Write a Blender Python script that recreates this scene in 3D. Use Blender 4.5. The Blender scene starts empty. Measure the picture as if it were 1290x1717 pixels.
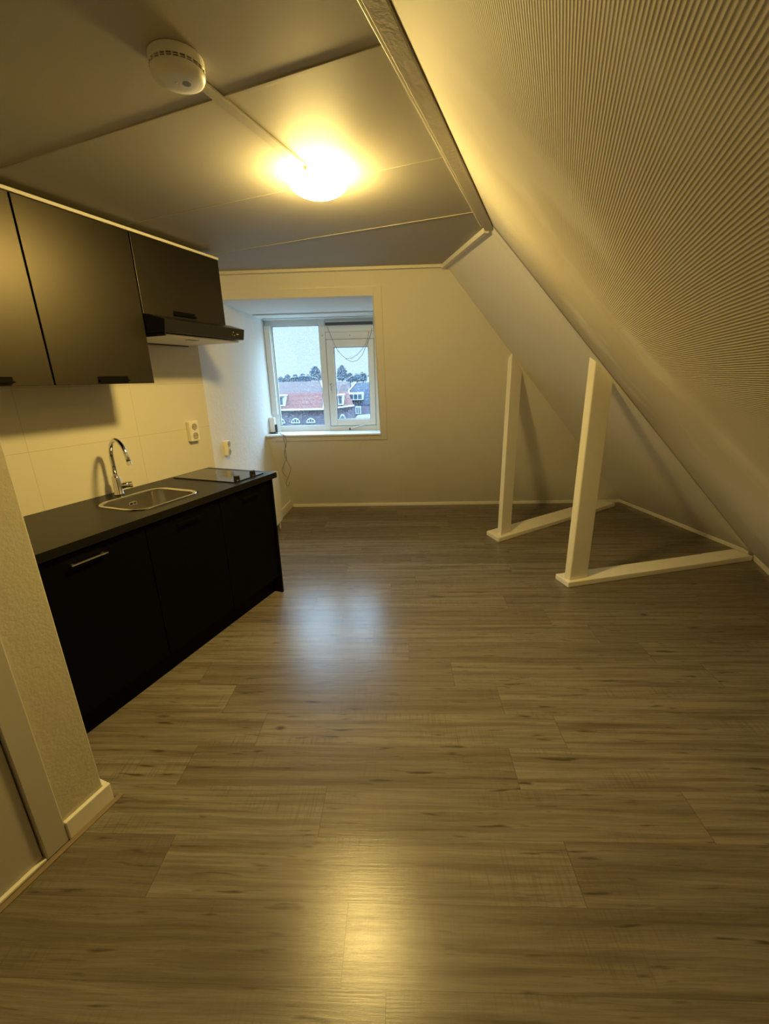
import bpy, bmesh, math, random
from mathutils import Vector, Matrix, noise
random.seed(7)
scene = bpy.context.scene
COL = scene.collection
PI = math.pi

# ------------------------------------------------------------------ helpers
OFF = {}                                   # world origin of every object

def link(o):
    COL.objects.link(o)
    return o

class MB:
    """collects shapes in world coordinates, then links them as one mesh object"""
    def __init__(self):
        self.bm = bmesh.new()
    def poly(self, pts):
        vs = [self.bm.verts.new(p) for p in pts]
        self.bm.faces.new(vs)
        return self
    def hexa(self, b, t):
        """b, t: four bottom and four top corners in matching order"""
        vb = [self.bm.verts.new(p) for p in b]
        vt = [self.bm.verts.new(p) for p in t]
        n = len(vb)
        fs = [self.bm.faces.new(vb[::-1]), self.bm.faces.new(vt)]
        for i in range(n):
            fs.append(self.bm.faces.new([vb[i], vb[(i+1) % n], vt[(i+1) % n], vt[i]]))
        return self
    def box(self, x0, x1, y0, y1, z0, z1):
        return self.hexa([(x0,y0,z0),(x1,y0,z0),(x1,y1,z0),(x0,y1,z0)],
                         [(x0,y0,z1),(x1,y0,z1),(x1,y1,z1),(x0,y1,z1)])
    def fbox(self, F, s0, s1, o0, o1, z0, z1):
        """box in a wall frame F(s, off, z)"""
        return self.hexa([F(s0,o0,z0),F(s1,o0,z0),F(s1,o1,z0),F(s0,o1,z0)],
                         [F(s0,o0,z1),F(s1,o0,z1),F(s1,o1,z1),F(s0,o1,z1)])
    def prism(self, poly, d):
        d = Vector(d)
        return self.hexa([Vector(p) for p in poly], [Vector(p)+d for p in poly])
    def tube(self, pts, r, n=10, cap=True, radii=None):
        pts = [Vector(p) for p in pts]
        rings = []
        up = None
        for i, p in enumerate(pts):
            a = pts[max(i-1, 0)]; b = pts[min(i+1, len(pts)-1)]
            t = (b-a).normalized()
            if up is None:
                up = t.orthogonal().normalized()
            up = (up - t*up.dot(t)).normalized()
            w = t.cross(up)
            rr = radii[i] if radii else r
            rings.append([self.bm.verts.new(p + (up*math.cos(2*PI*k/n) + w*math.sin(2*PI*k/n))*rr) for k in range(n)])
        for a, b in zip(rings, rings[1:]):
            for k in range(n):
                self.bm.faces.new([a[k], a[(k+1) % n], b[(k+1) % n], b[k]])
        if cap:
            self.bm.faces.new(rings[0][::-1]); self.bm.faces.new(rings[-1])
        return self
    def lathe(self, prof, c, axis=(0,0,1), n=40):
        """prof: (radius, height along axis)"""
        ax = Vector(axis).normalized(); u = ax.orthogonal().normalized(); w = ax.cross(u); c = Vector(c)
        rings = []
        for r, hgt in prof:
            if r < 1e-6:
                rings.append([self.bm.verts.new(c + ax*hgt)])
            else:
                rings.append([self.bm.verts.new(c + ax*hgt + (u*math.cos(2*PI*k/n)+w*math.sin(2*PI*k/n))*r) for k in range(n)])
        for a, b in zip(rings, rings[1:]):
            for k in range(n):
                k2 = (k+1) % n
                if len(a) == 1 and len(b) > 1: self.bm.faces.new([a[0], b[k], b[k2]])
                elif len(b) == 1 and len(a) > 1: self.bm.faces.new([a[k], a[k2], b[0]])
                elif len(a) > 1: self.bm.faces.new([a[k], a[k2], b[k2], b[k]])
        return self
    def grid(self, f, nu, nv):
        vs = [[self.bm.verts.new(f(i/nu, j/nv)) for j in range(nv+1)] for i in range(nu+1)]
        for i in range(nu):
            for j in range(nv):
                self.bm.faces.new([vs[i][j], vs[i+1][j], vs[i+1][j+1], vs[i][j+1]])
        return self
    def build(self, name, mat, parent=None, smooth=False, bevel=0, autosmooth=False, solid=0):
        bm = self.bm
        bmesh.ops.recalc_face_normals(bm, faces=bm.faces)
        if parent is not None:
            off = OFF[parent.name]
        else:
            lo = Vector([min(v.co[i] for v in bm.verts) for i in range(3)])
            hi = Vector([max(v.co[i] for v in bm.verts) for i in range(3)])
            off = Vector(((lo.x+hi.x)/2, (lo.y+hi.y)/2, lo.z))
        for v in bm.verts: v.co -= off
        me = bpy.data.meshes.new(name)
        bm.to_mesh(me); bm.free()
        o = link(bpy.data.objects.new(name, me))
        OFF[o.name] = off
        me.materials.append(mat)
        if parent is not None:
            o.parent = parent
            # origin of a part coincides with the origin of its thing
        else:
            o.location = off
        if smooth:
            for p in me.polygons: p.use_smooth = True
        if solid:
            m = o.modifiers.new('solid', 'SOLIDIFY'); m.thickness = solid; m.offset = 0
        if bevel:
            m = o.modifiers.new('bevel', 'BEVEL'); m.width = bevel; m.segments = 2; m.limit_method = 'ANGLE'; m.angle_limit = 0.6
        return o

def thing(name, label, cat, loc, group=None):
    o = link(bpy.data.objects.new(name, None))
    o.empty_display_size = .1
    o.location = loc; OFF[o.name] = Vector(loc)
    o['label'] = label; o['category'] = cat; o['kind'] = 'thing'
    if group: o['group'] = group
    return o

def tag(o, label, cat, group=None, kind='thing'):
    o['label'] = label; o['category'] = cat; o['kind'] = kind
    if group: o['group'] = group
    return o

def struct(o, label=None, cat=None):
    o['kind'] = 'structure'
    if label: o['label'] = label
    if cat: o['category'] = cat
    return o

# ------------------------------------------------------------------ materials
def newmat(name):
    m = bpy.data.materials.new(name); m.use_nodes = True
    nt = m.node_tree
    return m, nt, nt.nodes['Principled BSDF']

def N(nt, typ, **kw):
    n = nt.nodes.new(typ)
    for k, v in kw.items():
        if k == 'ins':
            for a, b in v.items(): n.inputs[a].default_value = b
        else: setattr(n, k, v)
    return n

def math_(nt, op, a, b=None, c=None):
    n = nt.nodes.new('ShaderNodeMath'); n.operation = op
    for i, v in enumerate((a, b, c)):
        if v is None: continue
        if isinstance(v, (int, float)): n.inputs[i].default_value = v
        else: nt.links.new(v, n.inputs[i])
    return n.outputs[0]

def vdot(nt, vec, d):
    n = nt.nodes.new('ShaderNodeVectorMath'); n.operation = 'DOT_PRODUCT'
    nt.links.new(vec, n.inputs[0]); n.inputs[1].default_value = d
    return n.outputs['Value']

def comb(nt, x, y, z=0.0):
    n = nt.nodes.new('ShaderNodeCombineXYZ')
    for i, v in enumerate((x, y, z)):
        if isinstance(v, (int, float)): n.inputs[i].default_value = v
        else: nt.links.new(v, n.inputs[i])
    return n.outputs[0]

def worldpos(nt):
    return nt.nodes.new('ShaderNodeNewGeometry').outputs['Position']

def mixc(nt, fac, a, b, mode='MIX'):
    n = nt.nodes.new('ShaderNodeMix'); n.data_type = 'RGBA'; n.blend_type = mode
    for sock, v in ((n.inputs['Factor'], fac), (n.inputs['A'], a), (n.inputs['B'], b)):
        if isinstance(v, (int, float)): sock.default_value = v
        elif isinstance(v, tuple): sock.default_value = (*v, 1) if len(v) == 3 else v
        else: nt.links.new(v, sock)
    return n.outputs['Result']

def bump(nt, bs, height, strength, dist=0.01):
    b = nt.nodes.new('ShaderNodeBump'); b.inputs['Strength'].default_value = strength; b.inputs['Distance'].default_value = dist
    nt.links.new(height, b.inputs['Height']); nt.links.new(b.outputs[0], bs.inputs['Normal'])
    return b

def noise_(nt, vec, scale, detail=3, rough=.5):
    n = nt.nodes.new('ShaderNodeTexNoise'); n.inputs['Scale'].default_value = scale
    n.inputs['Detail'].default_value = detail; n.inputs['Roughness'].default_value = rough
    if vec is not None: nt.links.new(vec, n.inputs['Vector'])
    return n.outputs['Fac']

def plain(name, col, rough=.5, metal=0, spec=.5, var=.04, nscale=12, bstr=0, coat=0):
    m, nt, bs = newmat(name)
    p = worldpos(nt)
    f = noise_(nt, p, nscale, 3)
    dark = tuple(c*(1-var) for c in col); lite = tuple(min(1, c*(1+var)) for c in col)
    nt.links.new(mixc(nt, f, dark, lite), bs.inputs['Base Color'])
    bs.inputs['Roughness'].default_value = rough; bs.inputs['Metallic'].default_value = metal
    bs.inputs['Specular IOR Level'].default_value = spec
    bs.inputs['Coat Weight'].default_value = coat
    if bstr: bump(nt, bs, noise_(nt, p, nscale*6, 4), bstr, .004)
    return m

def plaster(name, col, scale=26, strength=.25, rough=.75, blot=.05):
    m, nt, bs = newmat(name)
    p = worldpos(nt)
    big = noise_(nt, p, 1.7, 2)
    nt.links.new(mixc(nt, big, tuple(c*(1-blot) for c in col), tuple(min(1, c*(1+blot)) for c in col)), bs.inputs['Base Color'])
    bs.inputs['Roughness'].default_value = rough
    bs.inputs['Specular IOR Level'].default_value = .25
    a = noise_(nt, p, scale, 4, .6); b = noise_(nt, p, scale*4, 3, .6)
    bump(nt, bs, math_(nt, 'ADD', a, math_(nt, 'MULTIPLY', b, .35)), strength, .012)
    return m

WALL = (.87, .84, .76)
M = {}
M['wall'] = plaster('painted wall', WALL, 30, .12)
M['wall_rough'] = plaster('stippled plaster wall', (.82,.82,.80), 20, .40, .6)
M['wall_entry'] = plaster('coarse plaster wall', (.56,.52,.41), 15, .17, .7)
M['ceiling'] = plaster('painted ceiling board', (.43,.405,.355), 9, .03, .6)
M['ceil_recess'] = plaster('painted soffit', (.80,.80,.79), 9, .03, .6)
M['trim'] = plain('cream gloss trim paint', (.82,.78,.68), .4, 0, .4, .03, 9, .05)
M['post'] = plain('cream post paint', (.93,.89,.77), .45, 0, .4, .03, 14, .06)
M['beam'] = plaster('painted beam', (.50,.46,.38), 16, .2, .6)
M['strip'] = plain('worn wood strip', (.22,.165,.10), .5)
M['door_paint'] = plain('satin door paint', (.52,.49,.43), .35, 0, .4, .02)
M['black_door'] = plain('black laminate door', (.0055,.0047,.0034), .40, 0, .55, .1, 3)
M['black_door'].node_tree.nodes['Principled BSDF'].inputs['Specular Tint'].default_value = (1,.86,.58,1)  # warm lamplight sheen put into the specular tint
M['black_base'] = plain('black matt base door', (.0016,.0015,.0013), .5, 0, .06, .1, 3)
M['worktop'] = plain('black worktop', (.007,.0066,.0058), .36, 0, .18, .15, 60)
M['black_metal'] = plain('black metal', (.01,.01,.01), .35, 0, .5)
M['black_plastic'] = plain('black plastic', (.008,.008,.008), .3, 0, .4)
M['hob_glass'] = plain('black hob glass', (.006,.006,.007), .06, 0, .6)
M['white_plastic'] = plain('white plastic', (.78,.76,.70), .35, 0, .5, .02)
M['cream_plastic'] = plain('cream socket plastic', (.82,.78,.66), .35, 0, .5, .02)
M['socket_well'] = plain('shaded socket well', (.42,.38,.28), .45)  # shade inside the outlet recess put into the colour
M['upvc'] = plain('white window plastic', (.74,.77,.76), .35, 0, .4, .02)
M['upvc_dark'] = plain('grey window gasket', (.10,.11,.11), .5)
M['grey'] = plain('mid grey plastic', (.25,.25,.24), .45)
M['cable'] = plain('grey green cable', (.16,.15,.11), .6)
M['cord'] = plain('pale pull cord', (.22,.23,.22), .6)
M['handle_glint'] = plain('painted handle highlight', (.75,.72,.66), .3, 1)  # highlight along this one handle put into its colour
M['radiator'] = plain('white radiator enamel', (.92,.89,.80), .35, 0, .5, .02)
M['hood_grey'] = plain('light grey filter panel', (.85,.82,.74), .4, 0, .4)

def metal(name, col, rough, aniso=0):
    m, nt, bs = newmat(name)
    p = worldpos(nt)
    f = noise_(nt, p, 40, 3)
    nt.links.new(mixc(nt, f, tuple(c*.94 for c in col), col), bs.inputs['Base Color'])
    bs.inputs['Metallic'].default_value = 1
    nt.links.new(math_(nt, 'ADD', math_(nt, 'MULTIPLY', f, .06), rough-.03), bs.inputs['Roughness'])
    return m
M['chrome'] = metal('chrome', (.72,.72,.72), .08)
M['steel'] = metal('brushed steel', (.46,.43,.36), .32)
M['rim_steel'] = metal('polished steel rim', (.75,.72,.64), .18)

# ribbed wallpaper on the sloped ceiling: ribs run along the room
def ribbed():
    m, nt, bs = newmat('ribbed wallpaper')
    p = worldpos(nt)
    across = vdot(nt, p, (.675, 0, -.738))          # down the slope
    along = vdot(nt, p, (0, 1, 0))
    wob = noise_(nt, comb(nt, math_(nt, 'MULTIPLY', along, 3.0), math_(nt, 'MULTIPLY', across, 8.0)), 2.2, 2)
    ph = math_(nt, 'ADD', math_(nt, 'MULTIPLY', across, 2*PI/.0051), math_(nt, 'MULTIPLY', wob, 3.0))
    s = math_(nt, 'ADD', math_(nt, 'MULTIPLY', math_(nt, 'SINE', ph), .5), .5)
    dash = noise_(nt, comb(nt, math_(nt, 'MULTIPLY', along, 26.0), math_(nt, 'MULTIPLY', across, 60.0)), 1.0, 2)
    patch = noise_(nt, p, 2.3, 3)
    # the ribs are filled with paint toward the top and the foot of the slope
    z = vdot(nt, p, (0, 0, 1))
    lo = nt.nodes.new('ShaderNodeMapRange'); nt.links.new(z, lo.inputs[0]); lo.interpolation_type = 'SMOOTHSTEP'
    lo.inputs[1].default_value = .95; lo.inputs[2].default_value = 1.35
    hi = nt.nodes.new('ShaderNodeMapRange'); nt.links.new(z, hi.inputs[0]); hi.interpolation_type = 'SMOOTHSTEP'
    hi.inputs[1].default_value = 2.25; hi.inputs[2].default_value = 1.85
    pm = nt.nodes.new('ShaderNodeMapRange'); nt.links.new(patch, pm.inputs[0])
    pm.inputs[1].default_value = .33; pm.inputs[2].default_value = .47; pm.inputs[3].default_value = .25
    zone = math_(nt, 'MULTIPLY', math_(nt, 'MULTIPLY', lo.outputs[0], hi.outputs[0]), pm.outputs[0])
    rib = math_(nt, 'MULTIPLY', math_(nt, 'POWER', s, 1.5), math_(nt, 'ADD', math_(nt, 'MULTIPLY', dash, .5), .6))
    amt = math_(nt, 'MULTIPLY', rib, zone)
    base = mixc(nt, math_(nt, 'MULTIPLY', zone, .8), mixc(nt, patch, (.60,.565,.475), (.67,.63,.54)), (.47,.425,.33))  # rib zone darkened in the colour to imitate dimmer light
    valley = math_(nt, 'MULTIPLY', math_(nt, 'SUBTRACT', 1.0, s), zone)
    nt.links.new(mixc(nt, math_(nt, 'MULTIPLY', valley, .30), base, (.36,.29,.19)), bs.inputs['Base Color'])  # shade between the ribs put into the colour
    bs.inputs['Roughness'].default_value = .7; bs.inputs['Specular IOR Level'].default_value = .25
    fine = noise_(nt, p, 45, 4)
    bump(nt, bs, math_(nt, 'ADD', amt, math_(nt, 'MULTIPLY', fine, .35)), .26, .004)
    return m
M['ribbed'] = ribbed()

def tile():
    m, nt, bs = newmat('large splashback tiles')
    p = worldpos(nt)
    y = vdot(nt, p, (0,1,0)); z = vdot(nt, p, (0,0,1))
    def line(v, start, step, w):
        q = math_(nt, 'FRACT', math_(nt, 'DIVIDE', math_(nt, 'SUBTRACT', v, start), step))
        d = math_(nt, 'MULTIPLY', math_(nt, 'MINIMUM', q, math_(nt, 'SUBTRACT', 1.0, q)), step)
        return math_(nt, 'LESS_THAN', d, w)
    g = math_(nt, 'MAXIMUM', line(y, 1.275-.61*4, .61, .0013), line(z, .597, .30, .0013))
    nt.links.new(mixc(nt, g, (.70,.65,.51), (.54,.49,.38)), bs.inputs['Base Color'])
    bs.inputs['Roughness'].default_value = .45; bs.inputs['Specular IOR Level'].default_value = .35
    bump(nt, bs, math_(nt, 'SUBTRACT', 1.0, g), .3, .002)
    return m
M['tile'] = tile()

# oak laminate: planks run along the window wall
PW, PL = .1885, 1.332
V0 = .673
ROWS = {0:-.172, 1:.533, 2:-.30, 3:-.892, 4:-.645, 5:.47, 6:.262, 7:.036, 8:-.176, 9:-.392, 10:-.612}
def floor_mat():
    m, nt, bs = newmat('grey brown oak laminate')
    th = math.radians(19.6)
    p = worldpos(nt)
    u = vdot(nt, p, (math.cos(th), math.sin(th), 0)); v = vdot(nt, p, (-math.sin(th), math.cos(th), 0))
    rv = math_(nt, 'DIVIDE', math_(nt, 'SUBTRACT', v, V0), PW)
    row = math_(nt, 'FLOOR', rv); fv = math_(nt, 'FRACT', rv)
    rnd = nt.nodes.new('ShaderNodeTexWhiteNoise'); rnd.noise_dimensions = '1D'
    nt.links.new(math_(nt, 'ADD', row, 37.3), rnd.inputs['W'])
    off = math_(nt, 'MULTIPLY', rnd.outputs['Value'], PL)
    # rows whose joints can be read are looked up in a stepped ramp
    ramp = nt.nodes.new('ShaderNodeValToRGB'); ramp.color_ramp.interpolation = 'CONSTANT'
    el = ramp.color_ramp.elements
    for i in range(11):
        val = (ROWS[i] % PL)/PL
        pos = i/11+.004 if i else 0.0
        e = el[i] if i < 2 else el.new(pos)
        e.position = pos; e.color = (val, val, val, 1)
    nt.links.new(math_(nt, 'DIVIDE', math_(nt, 'ADD', row, .5), 11.0), ramp.inputs[0])
    known = math_(nt, 'MULTIPLY', math_(nt, 'GREATER_THAN', row, -.5), math_(nt, 'LESS_THAN', row, 10.5))
    rsep = nt.nodes.new('ShaderNodeSeparateColor'); nt.links.new(ramp.outputs[0], rsep.inputs[0])
    offk = math_(nt, 'MULTIPLY', rsep.outputs[0], PL)
    offs = math_(nt, 'ADD', math_(nt, 'MULTIPLY', offk, known), math_(nt, 'MULTIPLY', off, math_(nt, 'SUBTRACT', 1.0, known)))
    ru = math_(nt, 'DIVIDE', math_(nt, 'SUBTRACT', u, offs), PL)
    pid = math_(nt, 'FLOOR', ru); fu = math_(nt, 'FRACT', ru)
    wn = nt.nodes.new('ShaderNodeTexWhiteNoise'); wn.noise_dimensions = '3D'
    nt.links.new(comb(nt, row, pid, 3.7), wn.inputs['Vector'])
    tone = wn.outputs['Value']
    # grain coordinates, shifted for every plank
    gu = math_(nt, 'ADD', u, math_(nt, 'MULTIPLY', tone, 37.0)); gv = math_(nt, 'ADD', v, math_(nt, 'MULTIPLY', tone, 11.0))
    warp = noise_(nt, comb(nt, math_(nt,'MULTIPLY',gu,1.6), math_(nt,'MULTIPLY',gv,7.0)), 1.0, 3)
    gvw = math_(nt, 'ADD', gv, math_(nt, 'MULTIPLY', warp, .028))
    fine = noise_(nt, comb(nt, math_(nt,'MULTIPLY',gu,4.0), math_(nt,'MULTIPLY',gvw,130.0)), 1.0, 6, .72)
    band = noise_(nt, comb(nt, math_(nt,'MULTIPLY',gu,1.1), math_(nt,'MULTIPLY',gvw,30.0)), 1.0, 4, .6)
    saw = noise_(nt, comb(nt, math_(nt,'MULTIPLY',gu,150.0), math_(nt,'MULTIPLY',gv,7.0)), 1.0, 2)
    sawm = noise_(nt, comb(nt, math_(nt,'MULTIPLY',gu,2.0), math_(nt,'MULTIPLY',gv,6.0)), 1.0, 2)
    dashes = noise_(nt, comb(nt, math_(nt,'MULTIPLY',gu,5.5), math_(nt,'MULTIPLY',gvw,46.0), 4.0), 1.0, 2)
    # knots
    vo = nt.nodes.new('ShaderNodeTexVoronoi'); vo.inputs['Scale'].default_value = 1.0
    nt.links.new(comb(nt, math_(nt,'MULTIPLY',gu,1.9), math_(nt,'MULTIPLY',gv,3.6)), vo.inputs['Vector'])
    kn = nt.nodes.new('ShaderNodeMapRange'); kn.inputs[1].default_value = .02; kn.inputs[2].default_value = .085
    kn.inputs[3].default_value = 1; kn.inputs[4].default_value = 0; kn.interpolation_type = 'SMOOTHSTEP'
    nt.links.new(math_(nt,'ADD',vo.outputs['Distance'],math_(nt,'MULTIPLY',fine,.03)), kn.inputs[0])
    def rng(x, a, b, c=0., d=1.):
        n = nt.nodes.new('ShaderNodeMapRange'); nt.links.new(x, n.inputs[0])
        for i, q in enumerate((a,b,c,d)): n.inputs[i+1].default_value = q
        return n.outputs[0]
    lite = mixc(nt, tone, (.165,.140,.104), (.250,.216,.166))
    c1 = mixc(nt, rng(band,.42,.70), lite, (.100,.079,.053))
    c2 = mixc(nt, math_(nt,'MULTIPLY',rng(fine,.45,.70),.62), c1, (.068,.052,.033))
    c3 = mixc(nt, math_(nt,'MULTIPLY',math_(nt,'MULTIPLY',rng(saw,.5,.75),rng(sawm,.48,.62)),.55), c2, (.10,.074,.044))
    c4 = mixc(nt, math_(nt,'MULTIPLY',rng(dashes,.63,.73),.85), c3, (.045,.031,.018))
    c5 = mixc(nt, math_(nt,'MULTIPLY',kn.outputs[0],.9), c4, (.032,.022,.013))
    du = math_(nt,'MULTIPLY',math_(nt,'MINIMUM',fu,math_(nt,'SUBTRACT',1.0,fu)),PL)
    dv = math_(nt,'MULTIPLY',math_(nt,'MINIMUM',fv,math_(nt,'SUBTRACT',1.0,fv)),PW)
    gu_ = math_(nt,'MULTIPLY',math_(nt,'LESS_THAN',du,.0010),.7); gv_ = math_(nt,'MULTIPLY',math_(nt,'LESS_THAN',dv,.0009),.4)
    gap = math_(nt,'MAXIMUM',gu_,gv_)
    c6 = mixc(nt, gap, c5, (.05,.038,.022))
    nt.links.new(c6, bs.inputs['Base Color'])
    nt.links.new(math_(nt,'ADD',math_(nt,'MULTIPLY',fine,.14),.19), bs.inputs['Roughness'])
    bs.inputs['Specular IOR Level'].default_value = .45
    bump(nt, bs, math_(nt,'SUBTRACT',math_(nt,'MULTIPLY',fine,.5),gap), .22, .003)
    return m
M['floor'] = floor_mat()

def emis(name, col, st):
    m, nt, bs = newmat(name)
    bs.inputs['Base Color'].default_value = (.9,.88,.8,1)
    bs.inputs['Emission Color'].default_value = (*col, 1); bs.inputs['Emission Strength'].default_value = st
    bs.inputs['Roughness'].default_value = .3
    return m
LAMP_COL = (1.0, .70, .20)
M['lamp_glass'] = emis('glowing opal glass', LAMP_COL, 1)
def lamp_profile(m, peak):
    nt = m.node_tree; bs = nt.nodes['Principled BSDF']
    g = nt.nodes.new('ShaderNodeNewGeometry')
    dn = vdot(nt, g.outputs['Normal'], (0,0,-1))
    nt.links.new(math_(nt, 'MULTIPLY', math_(nt, 'ADD', math_(nt, 'MULTIPLY', math_(nt, 'MAXIMUM', dn, 0.0), .50), .50), peak), bs.inputs['Emission Strength'])
lamp_profile(M['lamp_glass'], 335)

def glass_rain():
    m, nt, bs = newmat('rain wet window glass')
    out = nt.nodes['Material Output']
    tr = nt.nodes.new('ShaderNodeBsdfTransparent'); gl = nt.nodes.new('ShaderNodeBsdfGlossy'); df = nt.nodes.new('ShaderNodeBsdfTranslucent')
    tr.inputs[0].default_value = (.97,.99,1,1); gl.inputs['Roughness'].default_value = .03
    p = worldpos(nt)
    vo = nt.nodes.new('ShaderNodeTexVoronoi'); vo.inputs['Scale'].default_value = 75
    nt.links.new(p, vo.inputs['Vector'])
    big = noise_(nt, p, 9, 3)
    r = nt.nodes.new('ShaderNodeMapRange'); nt.links.new(vo.outputs['Distance'], r.inputs[0])
    r.inputs[1].default_value = .36; r.inputs[2].default_value = .22
    drop = math_(nt, 'MULTIPLY', math_(nt, 'MULTIPLY', r.outputs[0], big), .22)
    df.inputs[0].default_value = (.85,.9,.95,1)
    m1 = nt.nodes.new('ShaderNodeMixShader'); m1.inputs[0].default_value = .06
    nt.links.new(tr.outputs[0], m1.inputs[1]); nt.links.new(gl.outputs[0], m1.inputs[2])
    m2 = nt.nodes.new('ShaderNodeMixShader'); nt.links.new(drop, m2.inputs[0])
    nt.links.new(m1.outputs[0], m2.inputs[1]); nt.links.new(df.outputs[0], m2.inputs[2])
    nt.links.new(m2.outputs[0], out.inputs[0])
    return m
M['glass'] = glass_rain()

def roof(name, a, b, sc):
    m, nt, bs = newmat(name)
    p = worldpos(nt)
    n = noise_(nt, p, 6.0, 4, .7); z = vdot(nt, p, (0,0,1))
    rows = math_(nt, 'FRACT', math_(nt, 'MULTIPLY', z, sc))
    c = mixc(nt, n, a, b)
    nt.links.new(mixc(nt, math_(nt, 'MULTIPLY', math_(nt,'LESS_THAN',rows,.22), .45), c, tuple(q*.45 for q in a)), bs.inputs['Base Color'])
    bs.inputs['Roughness'].default_value = .8
    return m
M['red_roof'] = roof('red roof tiles', (.075,.017,.013), (.150,.046,.036), 3.2)
M['pink_roof'] = roof('weathered pink roof tiles', (.032,.010,.010), (.052,.020,.020), 3.2)
M['slate'] = roof('blue grey slates', (.002,.006,.017), (.008,.016,.036), 3.2)
M['house_brick'] = roof('grey purple brick', (.060,.052,.075), (.115,.100,.135), 8)
M['far_white'] = plain('white house paint', (.36,.38,.39), .6)
M['far_pane'] = plain('dark far pane', (.03,.045,.06), .2)
M['tree'] = plain('bare blue grey twigs', (.085,.115,.15), .9, 0, .1, .3, 3)
M['street'] = plain('wet asphalt', (.02,.02,.022), .6, 0, .3, .2, 1)
M['far_grey'] = plain('grey flat roof', (.07,.08,.09), .7)

# ------------------------------------------------------------------ frames and key dimensions (metres)
CZ = 2.26                                   # height of the flat ceiling
TH = math.radians(19.9)
P0 = Vector((-2.98, 4.31, 0))               # foot of the back left corner
DV = Vector((math.cos(TH), math.sin(TH), 0)); NV = Vector((-math.sin(TH), math.cos(TH), 0))
def W(s, o, z):                             # along the window wall, outward through it, up
    return P0 + DV*s + NV*o + Vector((0,0,z))
O_FOOT, O_TAN = -.008, .729                 # the window wall is a roof slope: it leans into the room
def off(z): return O_FOOT - O_TAN*z
def SL(s, h, z): return W(s, off(z)-h, z)   # on that slope, h metres into the room
def lw_s(o): return .0264*o                 # left wall, nearly square to the window wall
KX = -2.37                                  # splashback
KC = Vector((KX, 2.475, 0))                 # end of the splashback
def corner(z): o = off(z); return W(lw_s(o), o, z)
A2 = W(1.685, off(CZ), CZ); B2 = Vector((-.411, 2.635, CZ)); C2 = Vector((1.655, 4.25, 0)); D2 = W(4.05, off(0), 0)
REAR = -1.7
EX = -1.45                                  # near left wall with the door

# ------------------------------------------------------------------ room shell
struct(MB().poly([(-4.6,REAR-.1,0),(2.6,REAR-.1,0),(2.6,6.6,0),(-4.6,6.6,0)]).build('floor', M['floor']),
       'grey brown oak laminate floor running to the window wall', 'floor')
cw = corner(CZ)
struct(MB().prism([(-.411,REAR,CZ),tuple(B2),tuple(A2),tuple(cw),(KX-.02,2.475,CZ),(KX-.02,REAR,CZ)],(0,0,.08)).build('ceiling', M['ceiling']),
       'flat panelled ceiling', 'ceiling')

# window wall (a roof slope) with the dormer opening, which reaches the left wall
SILL, HEAD, OR = .955, 2.093, 1.165
WO = -.42                                   # plane of the window
mb = MB()
def rr(z):
    p = D2.lerp(A2, z/CZ); return (p-P0).dot(DV)
def quad(z0, z1, l0, l1, r0, r1):
    mb.poly([SL(l0,0,z0), SL(r0,0,z0), SL(r1,0,z1), SL(l1,0,z1)])
ls = lambda z: lw_s(off(z))
quad(0, SILL, ls(0), ls(SILL), OR, OR); quad(HEAD, CZ, ls(HEAD), ls(CZ), OR, OR)
quad(0, SILL, OR, OR, rr(0), rr(SILL)); quad(SILL, HEAD, OR, OR, rr(SILL), rr(HEAD)); quad(HEAD, CZ, OR, OR, rr(HEAD), rr(CZ))
bmesh.ops.remove_doubles(mb.bm, verts=mb.bm.verts, dist=.002)
struct(mb.build('wall_back', M['wall']), 'cream sloping window wall at the end of the room', 'wall')
# dormer recess
struct(MB().poly([SL(OR,0,SILL), W(OR,WO+.08,SILL), W(OR,WO+.08,HEAD), SL(OR,0,HEAD)]).build('wall_recess_right', M['trim']), 'triangular white cheek right of the window', 'wall')
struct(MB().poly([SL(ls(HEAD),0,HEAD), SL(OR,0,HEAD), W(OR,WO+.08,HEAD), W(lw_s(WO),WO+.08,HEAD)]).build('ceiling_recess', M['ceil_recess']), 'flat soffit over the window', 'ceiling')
struct(MB().poly([SL(ls(SILL),0,SILL), SL(OR,0,SILL), W(OR,WO+.08,SILL), W(lw_s(WO),WO+.08,SILL)]).build('floor_recess', M['trim']), 'ledge below the window sill', 'floor')
# left wall from the kitchen to the window, straight into the dormer
mb = MB()
OK_ = (KC-P0).dot(NV)
def LWp(o, z): return W(lw_s(o), o, z)
def lq(z0, z1, oa, ob0, ob1):
    n = 10
    mb.grid(lambda a,b: LWp(oa+((ob0+(ob1-ob0)*b)-oa)*a, z0+(z1-z0)*b), n, 6)
lq(0, SILL, OK_, off(0), off(SILL)); lq(SILL, HEAD, OK_, WO+.08, WO+.08); lq(HEAD, CZ, OK_, off(HEAD), off(CZ))
bmesh.ops.remove_doubles(mb.bm, verts=mb.bm.verts, dist=.001)
struct(mb.build('wall_left', M['wall_rough']), 'rough plastered left wall between kitchen and window', 'wall')
# splashback wall
struct(MB().poly([(KX,REAR,0),KC,KC+Vector((0,0,CZ)),(KX,REAR,CZ)]).build('wall_kitchen', M['tile']), 'kitchen wall with large cream tiles', 'wall')
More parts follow.
